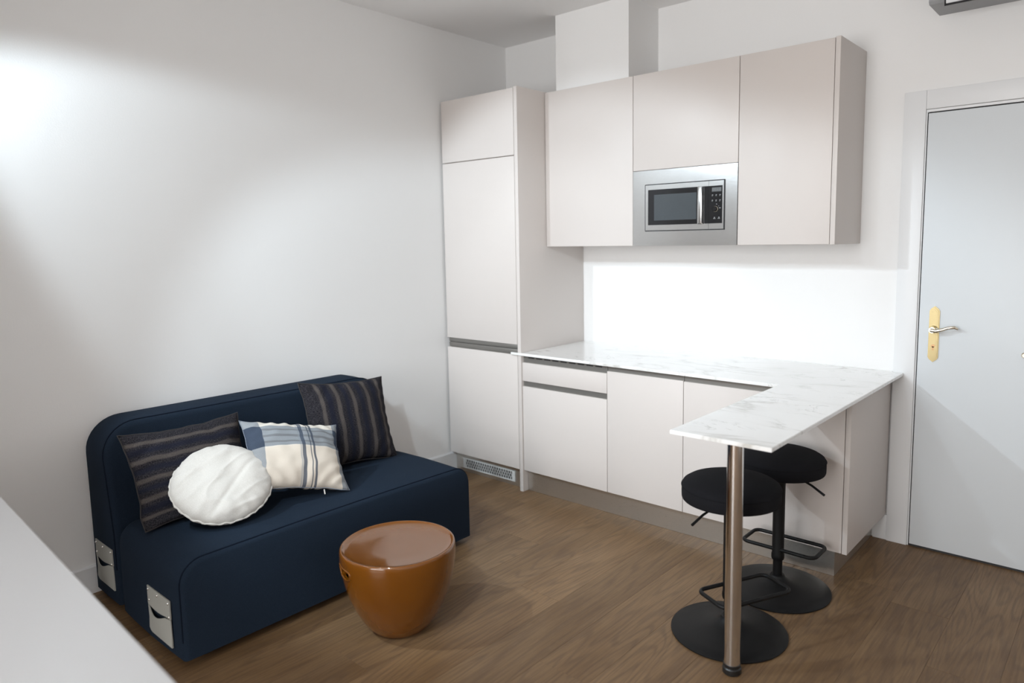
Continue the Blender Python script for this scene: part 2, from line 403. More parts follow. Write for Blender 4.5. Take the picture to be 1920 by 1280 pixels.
# door in the back wall
DX0, DX1, DZ = 2.5010, 3.32, 1.958
dr = thing('door_1', None, None, (DX0, 0, 0)); tag(dr, kind='structure')
box('door_leaf', DX0 + 0.004, DX1, -0.012, -0.0005, 0.010, DZ, M['door'], dr, 0.0015)
box('door_casing', 2.4077, 2.4955, -0.018, -0.0005, 0, 2.0565, M['trim'], dr, 0.002)
box('door_casing', 2.4957, DX1 + 0.09, -0.017, -0.0005, DZ + 0.018, 2.0565, M['trim'], dr, 0.002)
box('door_casing', DX1 + 0.006, DX1 + 0.09, -0.018, -0.0005, 0, DZ + 0.017, M['trim'], dr, 0.002)
box('door_rebate', 2.4960, 2.5005, -0.009, -0.0003, 0, DZ + 0.0165, M['trim'], dr)
box('door_rebate', 2.5005, DX1 + 0.005, -0.009, -0.0003, DZ + 0.006, DZ + 0.0165, M['trim'], dr)
box('door_gap_shade', 2.5006, 2.5049, -0.006, -0.0003, 0, DZ + 0.004, M['dark'], dr)  # dark strips stand in for the shade in the door gap
box('door_gap_shade', 2.5050, DX1 + 0.005, -0.006, -0.0003, DZ + 0.0002, DZ + 0.0055, M['dark'], dr)
box('door_gap_shade', 2.5050, DX1 + 0.005, -0.008, -0.0003, 0.0, 0.0098, M['dark'], dr)
# brass handle plate: pointed ends, stepped edge
px, zt, zb = 2.5665, 1.121, 0.871; hw = 0.0205
pl = [(px - hw, zb + 0.022), (px - hw * 0.75, zb + 0.012), (px, zb), (px + hw * 0.75, zb + 0.012), (px + hw, zb + 0.022), (px + hw, zt - 0.022), (px + hw * 0.75, zt - 0.012), (px, zt), (px - hw * 0.75, zt - 0.012), (px - hw, zt - 0.022)]
bm = bmesh.new()
def sc(ps, k): return [(px + (a - px) * k, (zt + zb) / 2 + (b - (zt + zb) / 2) * (1 - (1 - k) * 0.25)) for a, b in ps]
add_prism(bm, pl, 1, -0.0155, -0.0121); add_prism(bm, sc(pl, 0.82), 1, -0.0185, -0.0155); add_prism(bm, sc(pl, 0.55), 1, -0.0196, -0.0185)
hp = obj('handle_plate', bm, M['brass'], dr); hp['label'] = 'brass handle plate with pointed ends'
bm = bmesh.new()
zl = 1.018
add_tube(bm, [(px, -0.018, zl), (px, -0.030, zl), (px, -0.050, zl), (px, -0.056, zl)], [0.018, 0.013, 0.012, 0.013], 16)
add_tube(bm, [(px - 0.006, -0.052, zl), (px + 0.015, -0.054, zl - 0.003), (px + 0.04, -0.055, zl + 0.004), (px + 0.062, -0.053, zl + 0.014), (px + 0.085, -0.050, zl + 0.017), (px + 0.098, -0.047, zl + 0.010)], [0.010, 0.009, 0.007, 0.0065, 0.0075, 0.005], 12)
obj('lever', bm, M['nickel'], hp, 50)
bm = bmesh.new(); add_tube(bm, [(px, -0.019, 0.944), (px, -0.0205, 0.944)], 0.0075, 16); add_box(bm, px - 0.0035, px + 0.0035, -0.0205, -0.019, 0.925, 0.942)
obj('keyhole', bm, plain('keyhole_copper', (0.42, 0.25, 0.13), 0.4, metal=0.8), hp)
for sx in (-1, 1):
    for z in (0.898, 1.094):
        bm = bmesh.new(); add_tube(bm, [(px + sx * 0.009, -0.0185, z), (px + sx * 0.009, -0.0205, z)], 0.003, 10); obj('screw', bm, M['brass'], hp, 40)
bm = bmesh.new(); add_tube(bm, [(2.908, -0.0125, 0.937), (2.908, -0.030, 0.937), (2.908, -0.036, 0.937), (2.908, -0.052, 0.937), (2.908, -0.056, 0.937)], [0.008, 0.008, 0.012, 0.012, 0.008], 18)
obj('door_knob', bm, M['nickel'], dr, 40)

# ------------------------------------------------------------------ kitchen
G = 0.0015; FY = -0.588; TY = -0.5935; UY = -0.3576
BZ = 0.1265
def door_panel(name, x0, x1, yf, z0, z1, parent, mat='cab', th=0.018):
    return box(name, x0 + G, x1 - G, yf, yf + th, z0 + G, z1 - G, M[mat], parent, 0.0012)
# tall fridge cupboard
tc = thing('tall_cabinet', 'tall beige fridge cupboard in the corner with three flat doors and side panel', 'cabinet', (0.31, -0.3, 0))
box('carcass', 0.012, 0.594, TY + 0.0195, -0.001, BZ + 0.003, TH - 0.001, M['cab'], tc)
door_panel('door', 0.012, 0.5965, TY, 1.9035, TH, tc)
door_panel('door', 0.012, 0.5965, TY, 0.8513, 1.9015, tc)
door_panel('door', 0.012, 0.5965, TY, BZ, 0.7965, tc)
hc = box('handle_channel', 0.024, 0.5945, TY + 0.006, TY + 0.0193, 0.7975, 0.826, M['chan'], tc, 0.001)
box('channel_lip', 0.024, 0.5945, TY + 0.006, TY + 0.0193, 0.829, 0.8505, M['chan'], hc, 0.001)
box('channel_slot', 0.024, 0.5945, TY + 0.013, TY + 0.0193, 0.8262, 0.8288, M['dark'], hc)
box('side_panel', 0.5985, 0.6227, TY - 0.001, -0.001, 0, TH + 0.004, M['cab'], tc, 0.0012)
kp = box('plinth', 0.016, 0.5975, -0.546, -0.530, 0.001, BZ, M['plinth'], tc)
# vent grille: rim + crossing bars over a dark slot
vx0, vx1, vz0, vz1 = 0.082, 0.520, 0.026, 0.090; vy = -0.546
box('vent_slot', vx0 + 0.003, vx1 - 0.003, vy - 0.0015, vy - 0.0002, vz0 + 0.003, vz1 - 0.003, M['dark'], kp)
bm = bmesh.new()
for a, b, c_, d_ in ((vx0, vx1, vz0, vz0 + 0.006), (vx0, vx1, vz1 - 0.006, vz1), (vx0, vx0 + 0.022, vz0 + 0.006, vz1 - 0.006), (vx1 - 0.022, vx1, vz0 + 0.006, vz1 - 0.006)):
    add_box(bm, a, b, vy - 0.007, vy - 0.0016, c_, d_)
hh = vz1 - vz0 - 0.012; nx = 20; st = (vx1 - vx0 - 0.044) / nx
for i in range(-2, nx):
    for sgn in (1, -1):
        xa = vx0 + 0.022 + i * st; xb = xa + 1.5 * st
        za, zb_ = (vz0 + 0.006, vz1 - 0.006) if sgn > 0 else (vz1 - 0.006, vz0 + 0.006)
        t0 = max(0, (vx0 + 0.022 - xa) / (xb - xa)); t1 = min(1, (vx1 - 0.022 - xa) / (xb - xa))
        if t1 - t0 < 0.02: continue
        P0 = (xa + (xb - xa) * t0, za + (zb_ - za) * t0); P1 = (xa + (xb - xa) * t1, za + (zb_ - za) * t1); h = 0.0017
        add_prism(bm, [(P0[0] - h, P0[1]), (P1[0] - h, P1[1]), (P1[0] + h, P1[1]), (P0[0] + h, P0[1])], 1, vy - 0.0055, vy - 0.002)
g = obj('vent_grille', bm, M['grille'], kp)

# base cupboards
BX = [0.6245, 1.2055, 1.6435, 2.380]; EX = 2.4015
WZ = 0.8094; WT = 0.0135
def carcass(parent, x0, x1): return box('carcass', x0 + 0.002, x1 - 0.002, FY + 0.035, -0.001, BZ + 0.002, 0.776, M['cab'], parent)
dw = thing('base_cabinet', 'white base cupboard with a shallow drawer front, beside the tall fridge cupboard', 'cabinet', (0.915, -0.3, 0), 'base cupboards under the worktop')
carcass(dw, BX[0], BX[1])
door_panel('drawer_front', BX[0], BX[1], FY, 0.648, 0.756, dw)
door_panel('door', BX[0], BX[1], FY, BZ, 0.620, dw)
hc = box('handle_channel', BX[0] + 0.003, BX[1] - 0.003, FY + 0.012, FY + 0.034, 0.748, WZ - WT - 0.001, M['chan'], dw)
bm = bmesh.new(); n = 9
for i in range(n):
    x0 = BX[0] + 0.03 + i * (BX[1] - BX[0] - 0.06) / n; add_box(bm, x0 + 0.008, x0 + 0.05, FY + 0.0108, FY + 0.0119, 0.780, 0.787)
obj('vent_slots', bm, M['dark'], hc)
box('handle_channel', BX[0] + 0.003, BX[1] - 0.003, FY + 0.010, FY + 0.034, 0.612, 0.655, M['chan'], dw)
c2 = thing('base_cabinet', 'narrow white single-door base cupboard in the middle under the worktop', 'cabinet', (1.424, -0.3, 0), 'base cupboards under the worktop')
carcass(c2, BX[1], BX[2]); door_panel('door', BX[1], BX[2], FY, BZ, 0.769, c2)
box('handle_channel', BX[1] + 0.001, BX[2] - 0.001, FY + 0.010, FY + 0.034, 0.760, WZ - WT - 0.001, M['chan'], c2)
c3 = thing('base_cabinet', 'white corner base cupboard with end panel behind the black bar stools', 'cabinet', (2.02, -0.3, 0), 'base cupboards under the worktop')
carcass(c3, BX[2], BX[3]); door_panel('door', BX[2], BX[3], FY, BZ, 0.767, c3)
box('handle_channel', BX[2] + 0.001, BX[3] - 0.001, FY + 0.010, FY + 0.034, 0.760, WZ - WT - 0.001, M['chan'], c3)
box('end_panel', BX[3] + 0.001, EX, FY - 0.0005, -0.019, BZ + 0.001, 0.787, M['cab'], c3, 0.0012)
bm = bmesh.new(); add_prism(bm, [(0.627, -0.552), (2.339, -0.540), (2.339, -0.001), (2.321, -0.001), (2.321, -0.524), (0.627, -0.536)], 2, 0.001, BZ + 0.001)
tag(obj('kitchen_plinth', bm, M['plinth'], origin=(1.48, -0.54, 0)), 'long brushed metal plinth under the base cupboards', 'plinth')

# worktop with chrome pole
WXR, WYP, WXI, WYF = 2.4523, -1.520, 2.1067, -0.607
wt = thing('kitchen_worktop', 'white marble L-shaped worktop with breakfast bar on a chrome pole', 'worktop', (1.5, -0.3, 0))
bm = add_prism(bmesh.new(), [(0.6240, -0.001), (2.4060, -0.001), (2.4060, -0.0195), (WXR, -0.0195), (WXR, WYP), (WXI, WYP), (WXI, WYF), (0.555, WYF), (0.555, TY - 0.003), (0.6240, TY - 0.003)], 2, WZ - WT, WZ)
bmesh.ops.recalc_face_normals(bm, faces=bm.faces)
bmesh.ops.bevel(bm, geom=[e for e in bm.edges if e.calc_face_angle(0) > 1], offset=0.0015, segments=2, affect='EDGES')
obj('marble_slab', bm, M['marble'], wt)
PX_, PY_ = 2.303, -1.443; pr = 0.0265
bm = add_lathe(bmesh.new(), [(0.0001, 0.035), (pr, 0.035), (pr, 0.06), (pr, 0.3), (pr, 0.7), (pr, WZ - WT - 0.014), (0.042, WZ - WT - 0.010), (0.042, WZ - WT - 0.0006), (0.0001, WZ - WT - 0.0006)], (PX_, PY_, 0), 40)
pole = obj('support_pole', bm, M['chrome'], wt, 40); pole['label'] = 'chrome support pole'
bm = add_lathe(bmesh.new(), [(0.0001, 0.0), (0.027, 0.0), (0.0305, 0.004), (0.0305, 0.020), (0.027, 0.024), (0.0285, 0.028), (0.0285, 0.0348), (0.0001, 0.0348)], (PX_, PY_, 0), 40)
obj('pole_foot', bm, M['rubber'], pole, 35)

# wall cupboards
UX = [0.6242, 1.2133, 1.7921, 2.2165]; UZ0, UZ1 = 1.3993, TH; MZ = 1.7825; UE = 2.2385
labs = ['beige wall cupboard against the tall fridge cupboard', 'short beige wall cupboard above the built-in microwave', 'beige wall cupboard right of the microwave with end panel']
wc = []
for i in range(3):
    c_ = thing('wall_cabinet', labs[i], 'cabinet', ((UX[i] + UX[i + 1]) / 2, -0.17, UZ0), 'wall cupboards'); wc.append(c_)
    z0 = UZ0 if i != 1 else MZ
    if i != 1:
        box('carcass', UX[i] + 0.001, UX[i + 1] - 0.001, UY + 0.0195, -0.001, z0 + 0.0005, UZ1 - 0.001, M['cab'], c_)
    else:
        bm = bmesh.new(); a, b = UX[1] + 0.001, UX[2] - 0.001
        add_box(bm, a, b, UY + 0.0195, -0.001, MZ - 0.001, UZ1 - 0.001); add_box(bm, a, a + 0.016, UY + 0.0195, -0.001, UZ0 + 0.017, MZ - 0.001)
        add_box(bm, b - 0.016, b, UY + 0.0195, -0.001, UZ0 + 0.017, MZ - 0.001); add_box(bm, a, b, UY + 0.0195, -0.001, UZ0 + 0.0005, UZ0 + 0.017)
        obj('carcass', bm, M['cab'], c_)
    door_panel('door', UX[i], UX[i + 1], UY, z0, UZ1, c_)
box('end_panel', UX[3] + 0.001, UE, UY - 0.001, -0.001, UZ0, UZ1 + 0.002, M['cab'], wc[2], 0.0012)

# built-in microwave
mw = thing('microwave', 'built-in stainless steel microwave with black glass door in the wall cupboards', 'microwave', (1.5, -0.17, UZ0))
fx0, fx1, fz0, fz1 = UX[1] + G, UX[2] - G, UZ0 + 0.001, MZ - 0.001
ix0, ix1, iz0, iz1 = 1.2885, 1.7295, 1.4735, 1.7115
y_ = UY
bm = bmesh.new()
for a in ((fx0, ix0, fz0, fz1), (ix1, fx1, fz0, fz1), (ix0, ix1, fz0, iz0), (ix0, ix1, iz1, fz1)): add_box(bm, a[0], a[1], y_ - 0.001, y_ + 0.018, a[2], a[3])
bmesh.ops.remove_doubles(bm, verts=bm.verts, dist=1e-6)
obj('trim_frame', bm, M['steel'], mw)
box('shadow_gap', ix0 - 0.0005, ix1 + 0.0005, y_ + 0.004, y_ + 0.0185, iz0 - 0.0005, iz1 + 0.0005, M['dark'], mw)
bm = bmesh.new()
for a in ((ix0 + 0.001, ix1 - 0.001, iz0 + 0.001, iz0 + 0.0046), (ix0 + 0.001, ix1 - 0.001, iz1 - 0.0046, iz1 - 0.001), (ix0 + 0.001, ix0 + 0.0046, iz0 + 0.0046, iz1 - 0.0046), (ix1 - 0.0046, ix1 - 0.001, iz0 + 0.0046, iz1 - 0.0046)): add_box(bm, a[0], a[1], y_ - 0.0055, y_ + 0.0038, a[2], a[3])
obj('gap_shade_line', bm, M['dark'], mw)  # dark rim draws the shaded gap around the microwave front
box('body', 1.245, 1.76, UY + 0.0196, -0.02, UZ0 + 0.018, 1.76, M['acgrey'], mw)
def rrect(x0, x1, z0, z1, r, seg=5):
    ps = []
    for cx, cz, a0 in ((x1 - r, z1 - r, 0), (x0 + r, z1 - r, 90), (x0 + r, z0 + r, 180), (x1 - r, z0 + r, 270)):
        for k in range(seg + 1): a = R(a0 + 90 * k / seg); ps.append((cx + r * math.cos(a), cz + r * math.sin(a)))
    return ps
XS = 1.647
dd = obj('door', add_prism(bmesh.new(), [(ix0 + 0.005, iz0 + 0.005), (XS - 0.0006, iz0 + 0.005), (XS - 0.0006, iz1 - 0.005), (ix0 + 0.005, iz1 - 0.005)], 1, y_ - 0.006, y_ + 0.0038), M['steel'], mw)
box('glass_panel', 1.3095, XS - 0.0008, y_ - 0.0075, y_ - 0.0062, 1.505, 1.683, M['black'], dd)
box('mesh_window', 1.345, 1.583, y_ - 0.0082, y_ - 0.0076, 1.528, 1.657, M['mwwin'], dd)
box('handle', 1.5945, 1.6175, y_ - 0.022, y_ - 0.0077, 1.5035, 1.6845, M['steel'], dd, 0.003)
cp = obj('control_panel', add_prism(bmesh.new(), [(XS + 0.0006, iz0 + 0.005), (ix1 - 0.005, iz0 + 0.005), (ix1 - 0.005, iz1 - 0.005), (XS + 0.0006, iz1 - 0.005)], 1, y_ - 0.006, y_ + 0.0038), M['steel'], mw)
box('glass_panel', XS + 0.0008, 1.7175, y_ - 0.0075, y_ - 0.0062, 1.505, 1.683, M['black'], cp)
box('display', 1.664, 1.713, y_ - 0.0079, y_ - 0.0076, 1.655, 1.675, M['lcd'], cp)
bm = bmesh.new()
for i in range(4):   # faint segment digits
    x0 = 1.667 + i * 0.0115
    for a in ((0, 0.008, 0.0, 0.0012), (0, 0.008, 0.0055, 0.0067), (0, 0.008, 0.011, 0.0122), (0, 0.0012, 0, 0.0122), (0.0068, 0.008, 0, 0.0122)):
        add_box(bm, x0 + a[0], x0 + a[1], y_ - 0.0082, y_ - 0.00795, 1.659 + a[2], 1.659 + a[3])
obj('display_digits', bm, plain('digit_grey', (0.17, 0.175, 0.18), 0.4), cp)
for ix in range(3):
    for iz in range(2):
        xx = 1.667 + ix * 0.0195; zz = 1.640 - iz * 0.025; bm = bmesh.new()
        add_box(bm, xx - 0.003, xx + 0.004, y_ - 0.0081, y_ - 0.0076, zz - 0.0008, zz + 0.0008); add_box(bm, xx - 0.003, xx + 0.002, y_ - 0.0081, y_ - 0.0076, zz - 0.0055, zz - 0.0040)
        obj('button_mark', bm, M['print'], cp)
bm = bmesh.new(); add_tube(bm, [(1.683, y_ - 0.0076, 1.573), (1.683, y_ - 0.018, 1.573), (1.683, y_ - 0.020, 1.573)], [0.0125, 0.0115, 0.0095], 24); kb = obj('knob', bm, M['black'], cp, 40)
bm = bmesh.new(); add_tube(bm, [(1.683 + 0.0128 * math.cos(k * math.pi / 12), y_ - 0.0095, 1.573 + 0.0128 * math.sin(k * math.pi / 12)) for k in range(24)], 0.0013, 6, True)
obj('knob_ring', bm, M['nickel'], cp, 60)
bm = bmesh.new(); add_box(bm, 1.702, 1.711, y_ - 0.0081, y_ - 0.0076, 1.576, 1.5785); add_box(bm, 1.699, 1.701, y_ - 0.0081, y_ - 0.0076, 1.585, 1.588); add_box(bm, 1.687, 1.692, y_ - 0.0081, y_ - 0.0076, 1.595, 1.597)
obj('dial_mark', bm, M['print'], cp)
for xx in (1.679, 1.702):
    bm = bmesh.new(); add_box(bm, xx - 0.006, xx + 0.005, y_ - 0.0081, y_ - 0.0076, 1.5265, 1.5285); add_box(bm, xx - 0.003, xx + 0.003, y_ - 0.0081, y_ - 0.0076, 1.5315, 1.5345)
    obj('button_mark', bm, M['print'], cp)

# ------------------------------------------------------------------ sofa
SY0, SY1 = -2.606, -1.262
def loaf(rings, y0, y1, z0, z1, r, bulge=0.0, seg=10, ny=10):
    """rounded-top profile in y-z, lofted along x; rings = [(x, inset)]"""
    bm = bmesh.new(); loops = []
    for x_, ins in rings:
        a, b, c_, d_, rr = y0 + ins, y1 - ins, z0 + ins * 0.3, z1 - ins, max(r - ins, 0.01)
        ps = [(a, c_)]
        ps += [(a, c_ + (d_ - rr - c_) * k / 4) for k in range(1, 4)]
        ps += [(a + rr - rr * math.cos(R(90 * k / seg)), d_ - rr + rr * math.sin(R(90 * k / seg))) for k in range(seg + 1)]
        ps += [(a + rr + (b - a - 2 * rr) * k / ny, d_ + bulge * math.sin(math.pi * k / ny)) for k in range(1, ny)]
        ps += [(b - rr + rr * math.sin(R(90 * k / seg)), d_ - rr + rr * math.cos(R(90 * k / seg))) for k in range(seg + 1)]
        ps += [(b, d_ - rr - (d_ - rr - c_) * k / 4) for k in range(1, 4)]
        ps += [(b, c_)]
        loops.append([bm.verts.new((x_, p[0], p[1])) for p in ps])
    n = len(loops[0])
    for A, B in zip(loops, loops[1:]):
        for i in range(n): bm.faces.new((A[i], A[(i + 1) % n], B[(i + 1) % n], B[i]))
    bm.faces.new(loops[0][::-1]); bm.faces.new(loops[-1])
    return bm, [[v.co.copy() for v in L] for L in loops]
sofa = thing('sofa', 'navy blue two-seat sofa with low back against the left wall', 'sofa', (0.45, -1.93, 0))
BXF = 0.294
def lean(co):
    t = max(0, (co.x - 0.016) / (BXF - 0.016))
    if co.z > 0.33: co.x -= t * 0.20 * (co.z - 0.33)
    return co
bm, LP = loaf([(0.016, 0.02), (0.024, 0.004), (0.036, 0.0), (0.15, -0.001), (BXF - 0.022, 0.0), (BXF - 0.009, 0.005), (BXF - 0.002, 0.014), (BXF, 0.024)], SY0 + 0.004, SY1 - 0.004, 0.03, 0.742, 0.135)
for v in bm.verts: lean(v.co)
back = obj('backrest', bm, M['navy'], sofa, 50)
seam = [lean(c_.copy() + Vector((0.004, 0, 0))) for c_ in LP[4]]
bm = add_tube(bmesh.new(), [p + Vector((-0.001, 0, 0.0005)) for p in seam[1:-1]], 0.0022, 6); obj('seam', bm, M['navyseam'], back, 60)
SXF = 0.884
bm, LP = loaf([(BXF + 0.001, 0.040), (BXF + 0.006, 0.024), (BXF + 0.018, 0.010), (BXF + 0.04, 0.002), (BXF + 0.07, 0.0), (0.45, -0.003), (0.6, -0.005), (0.75, -0.003), (SXF - 0.02, 0.0), (SXF - 0.008, 0.004), (SXF, 0.016)], SY0, SY1, 0.03, 0.378, 0.085, 0.006)
seat = obj('seat', bm, M['navy'], sofa, 50)
seam = [c_ + Vector((0.003, 0, 0)) for c_ in LP[8]]
bm = add_tube(bmesh.new(), [p for p in seam[1:-1]], 0.0028, 6); obj('seam', bm, M['navyseam'], seat, 60)
for fx in (0.07, 0.80):
    for fy in (SY0 + 0.10, SY1 - 0.10):
        bm = add_lathe(bmesh.new(), [(0.0001, 0), (0.03, 0), (0.032, 0.031), (0.0001, 0.031)], (fx, fy, 0), 20); obj('foot', bm, M['rubber'], sofa, 40)
# felt pockets with rivets on the near end
def pocket(x0, x1, z0, z1):
    y0 = SY0 - 0.0055 if x0 > 0.3 else SY0 + 0.0035
    zs = z0 + (z1 - z0) * 0.60
    n = 16; bm = bmesh.new()
    def sag(t): return -0.022 * math.sin(math.pi * min(1, t * 1.25)) if t < 0.8 else 0.0
    # pocket pouch: top edge dips to open the slit
    loops = []
    for k in range(n + 1):
        t = k / n; x_ = x0 + (x1 - x0) * t; zt_ = zs - 0.002 + 0.9 * sag(t); out = 0.004 + 0.012 * math.sin(math.pi * t) ** 1.2
        cr = 0.012 * max(0, 1 - t * 8) ** 2
        loops.append([bm.verts.new((x_, y0, z0 + cr)), bm.verts.new((x_, y0 - 0.005, z0 + cr)), bm.verts.new((x_, y0 - out * 0.8, (z0 + zt_) / 2)), bm.verts.new((x_, y0 - out, zt_)), bm.verts.new((x_, y0 - out + 0.003, zt_)), bm.verts.new((x_, y0, z0 + 0.02))])
    for A, B in zip(loops, loops[1:]):
        for i in range(6): bm.faces.new((A[i], A[(i + 1) % 6], B[(i + 1) % 6], B[i]))
    bm.faces.new(loops[0][::-1]); bm.faces.new(loops[-1])
    pk = obj('pocket', bm, M['felt'], sofa, 50); pk['label'] = 'grey felt pocket with rivets'
    bm = bmesh.new(); loops = []
    for k in range(n + 1):
        t = k / n; x_ = x0 + (x1 - x0) * t; zl_ = zs + (sag(t) * 0.35)
        loops.append([bm.verts.new((x_, y0, z1)), bm.verts.new((x_, y0 - 0.004, z1)), bm.verts.new((x_, y0 - 0.0045, zl_)), bm.verts.new((x_, y0, zl_))])
    for A, B in zip(loops, loops[1:]):
        for i in range(4): bm.faces.new((A[i], A[(i + 1) % 4], B[(i + 1) % 4], B[i]))
    bm.faces.new(loops[0][::-1]); bm.faces.new(loops[-1]); obj('flap', bm, M['felt'], pk, 50)
    for fx, fz in ((0.05, 0.93), (0.46, 0.925), (0.94, 0.93), (0.07, 0.70), (0.95, 0.64)):
        c_ = (x0 + (x1 - x0) * fx, y0 - 0.0045, z0 + (z1 - z0) * fz); bm = bmesh.new()
        add_tube(bm, [(c_[0], c_[1] + 0.001, c_[2]), (c_[0], c_[1] - 0.002, c_[2]), (c_[0], c_[1] - 0.0035, c_[2])], [0.0048, 0.0042, 0.0015], 10); obj('rivet', bm, M['rivet'], pk, 60)
pocket(0.066, 0.247, 0.082, 0.250); pocket(0.610, 0.799, 0.056, 0.227)

# ------------------------------------------------------------------ cushions
def frame(c_, right, upv):
    r_ = Vector(right).normalized(); u_ = Vector(upv); u_ = (u_ - r_ * u_.dot(r_)).normalized(); n_ = r_.cross(u_)
    mm = Matrix((r_, u_, n_)).transposed().to_4x4(); mm.translation = c_; return mm
def cushion_mesh(name, w_, h_, th, seed, pinch=0.05, wr=0.006, droop=None, n=44):
    verts, faces, uvs = [], [], []
    for side in (1, -1):
        for j in range(n + 1):
            for i in range(n + 1):
                u, v = 2 * i / n - 1, 2 * j / n - 1
                x_ = w_ / 2 * u * (1 - pinch * (1 - v * v) * abs(u)); y__ = h_ / 2 * v * (1 - pinch * (1 - u * u) * abs(v))
                e = (1 - abs(u) ** 2.6) * (1 - abs(v) ** 2.6); z_ = th / 2 * max(e, 0) ** 0.55
                edge = min(1, e * 6)
                p = Vector((x_ * 9 + seed, y__ * 9, side * 3.1))
                z_ += wr * noise.noise(p) * edge + wr * 0.6 * noise.noise(p * 2.7) * edge
                # creases that run in from corners and edges
                z_ += wr * 0.5 * math.sin(26 * (u * v) + seed) * edge * (1 - e) * 1.5
                x_ += 0.004 * noise.noise(Vector((v * 4, seed, 0))); y__ += 0.004 * noise.noise(Vector((u * 4, seed, 5)))
                co = Vector((x_, y__, side * z_))
                if droop: co = droop(co, u, v)
                verts.append(co); uvs.append(((u + 1) / 2, (v + 1) / 2))
    N = (n + 1) ** 2
    for s in (0, 1):
        for j in range(n):
            for i in range(n):
                a = s * N + j * (n + 1) + i; q = (a, a + 1, a + n + 2, a + n + 1); faces.append(q if s == 0 else q[::-1])
    me = bpy.data.meshes.new(name); me.from_pydata(verts, [], faces); ul = me.uv_layers.new(name='UVMap')
    for p in me.polygons:
        for li, vi in zip(p.loop_indices, p.vertices): ul.data[li].uv = uvs[vi]
    ring = [j for j in range(n)] + [n + j * (n + 1) for j in range(n)] + [n * (n + 1) + n - j for j in range(n)] + [(n - j) * (n + 1) for j in range(n)]
    edge = [verts[i].copy() for i in ring]
    bm = bmesh.new(); bm.from_mesh(me); bmesh.ops.remove_doubles(bm, verts=bm.verts, dist=1e-5); bm.to_mesh(me); bm.free()
    for p in me.polygons: p.use_smooth = True
    return me, edge
def cushion(label, mat, mtx, w_, h_, th, seed, seam_mat, sr=0.003, **kw):
    root = bpy.data.objects.new('cushion', None); C.objects.link(root); root.matrix_world = mtx; root.empty_display_size = 0.1
    tag(root, label, 'cushion', 'cushions on the sofa')
    me, edge = cushion_mesh('cover', w_, h_, th, seed, **kw); me.materials.append(mat)
    o = bpy.data.objects.new('cover', me); C.objects.link(o); o.parent = root
    bm = add_tube(bmesh.new(), edge[::2], sr, 6, True); me2 = bpy.data.meshes.new('edge_seam'); bm.to_mesh(me2); bm.free()
    for p in me2.polygons: p.use_smooth = True
    me2.materials.append(seam_mat); s = bpy.data.objects.new('edge_seam', me2); C.objects.link(s); s.parent = root
    return root
M['darkseam'] = plain('dark_thread', (0.03, 0.027, 0.028), 0.95); M['lightseam'] = plain('cream_thread', (0.55, 0.50, 0.44), 0.95); M['blueseam'] = plain('blue_thread', (0.20, 0.23, 0.28), 0.95)
def droopL(co, u, v):
    if v < -0.55: k = (-v - 0.55) / 0.45; co.z += 0.05 * k * k; co.y += 0.015 * k
    return co
cushion('dark striped woven cushion with stripes across, behind the round cream cushion', M['stripe_h'], frame((0.402, -2.338, 0.535), (0.0, 1, 0.0), (-0.40, 0.0, 0.87)), 0.475, 0.40, 0.15, 3.1, M['darkseam'], droop=droopL, pinch=0.10)
cushion('dark striped woven cushion with upright stripes against the far end of the backrest', M['stripe_v'], frame((0.395, -1.588, 0.582), (0.02, 0.46, -0.038), (-0.150, 0.0, 0.36)), 0.462, 0.42, 0.15, 8.7, M['darkseam'], sr=0.003, pinch=0.09)
pc = cushion('small cream and blue plaid linen cushion propped between the dark ones', M['plaid'], frame((0.588, -1.995, 0.548), (0.089, 0.384, -0.083), (-0.223, 0.108, 0.208)), 0.425, 0.345, 0.13, 5.3, M['blueseam'], sr=0.0015, pinch=0.10, wr=0.007)
zp = bpy.data.meshes.new('zip_tag'); bm = add_box(bmesh.new(), 0.098, 0.102, -0.188, -0.166, -0.002, 0.002); bm.to_mesh(zp); bm.free(); zp.materials.append(M['linen'])
zo = bpy.data.objects.new('zip_tag', zp); C.objects.link(zo); zo.parent = pc
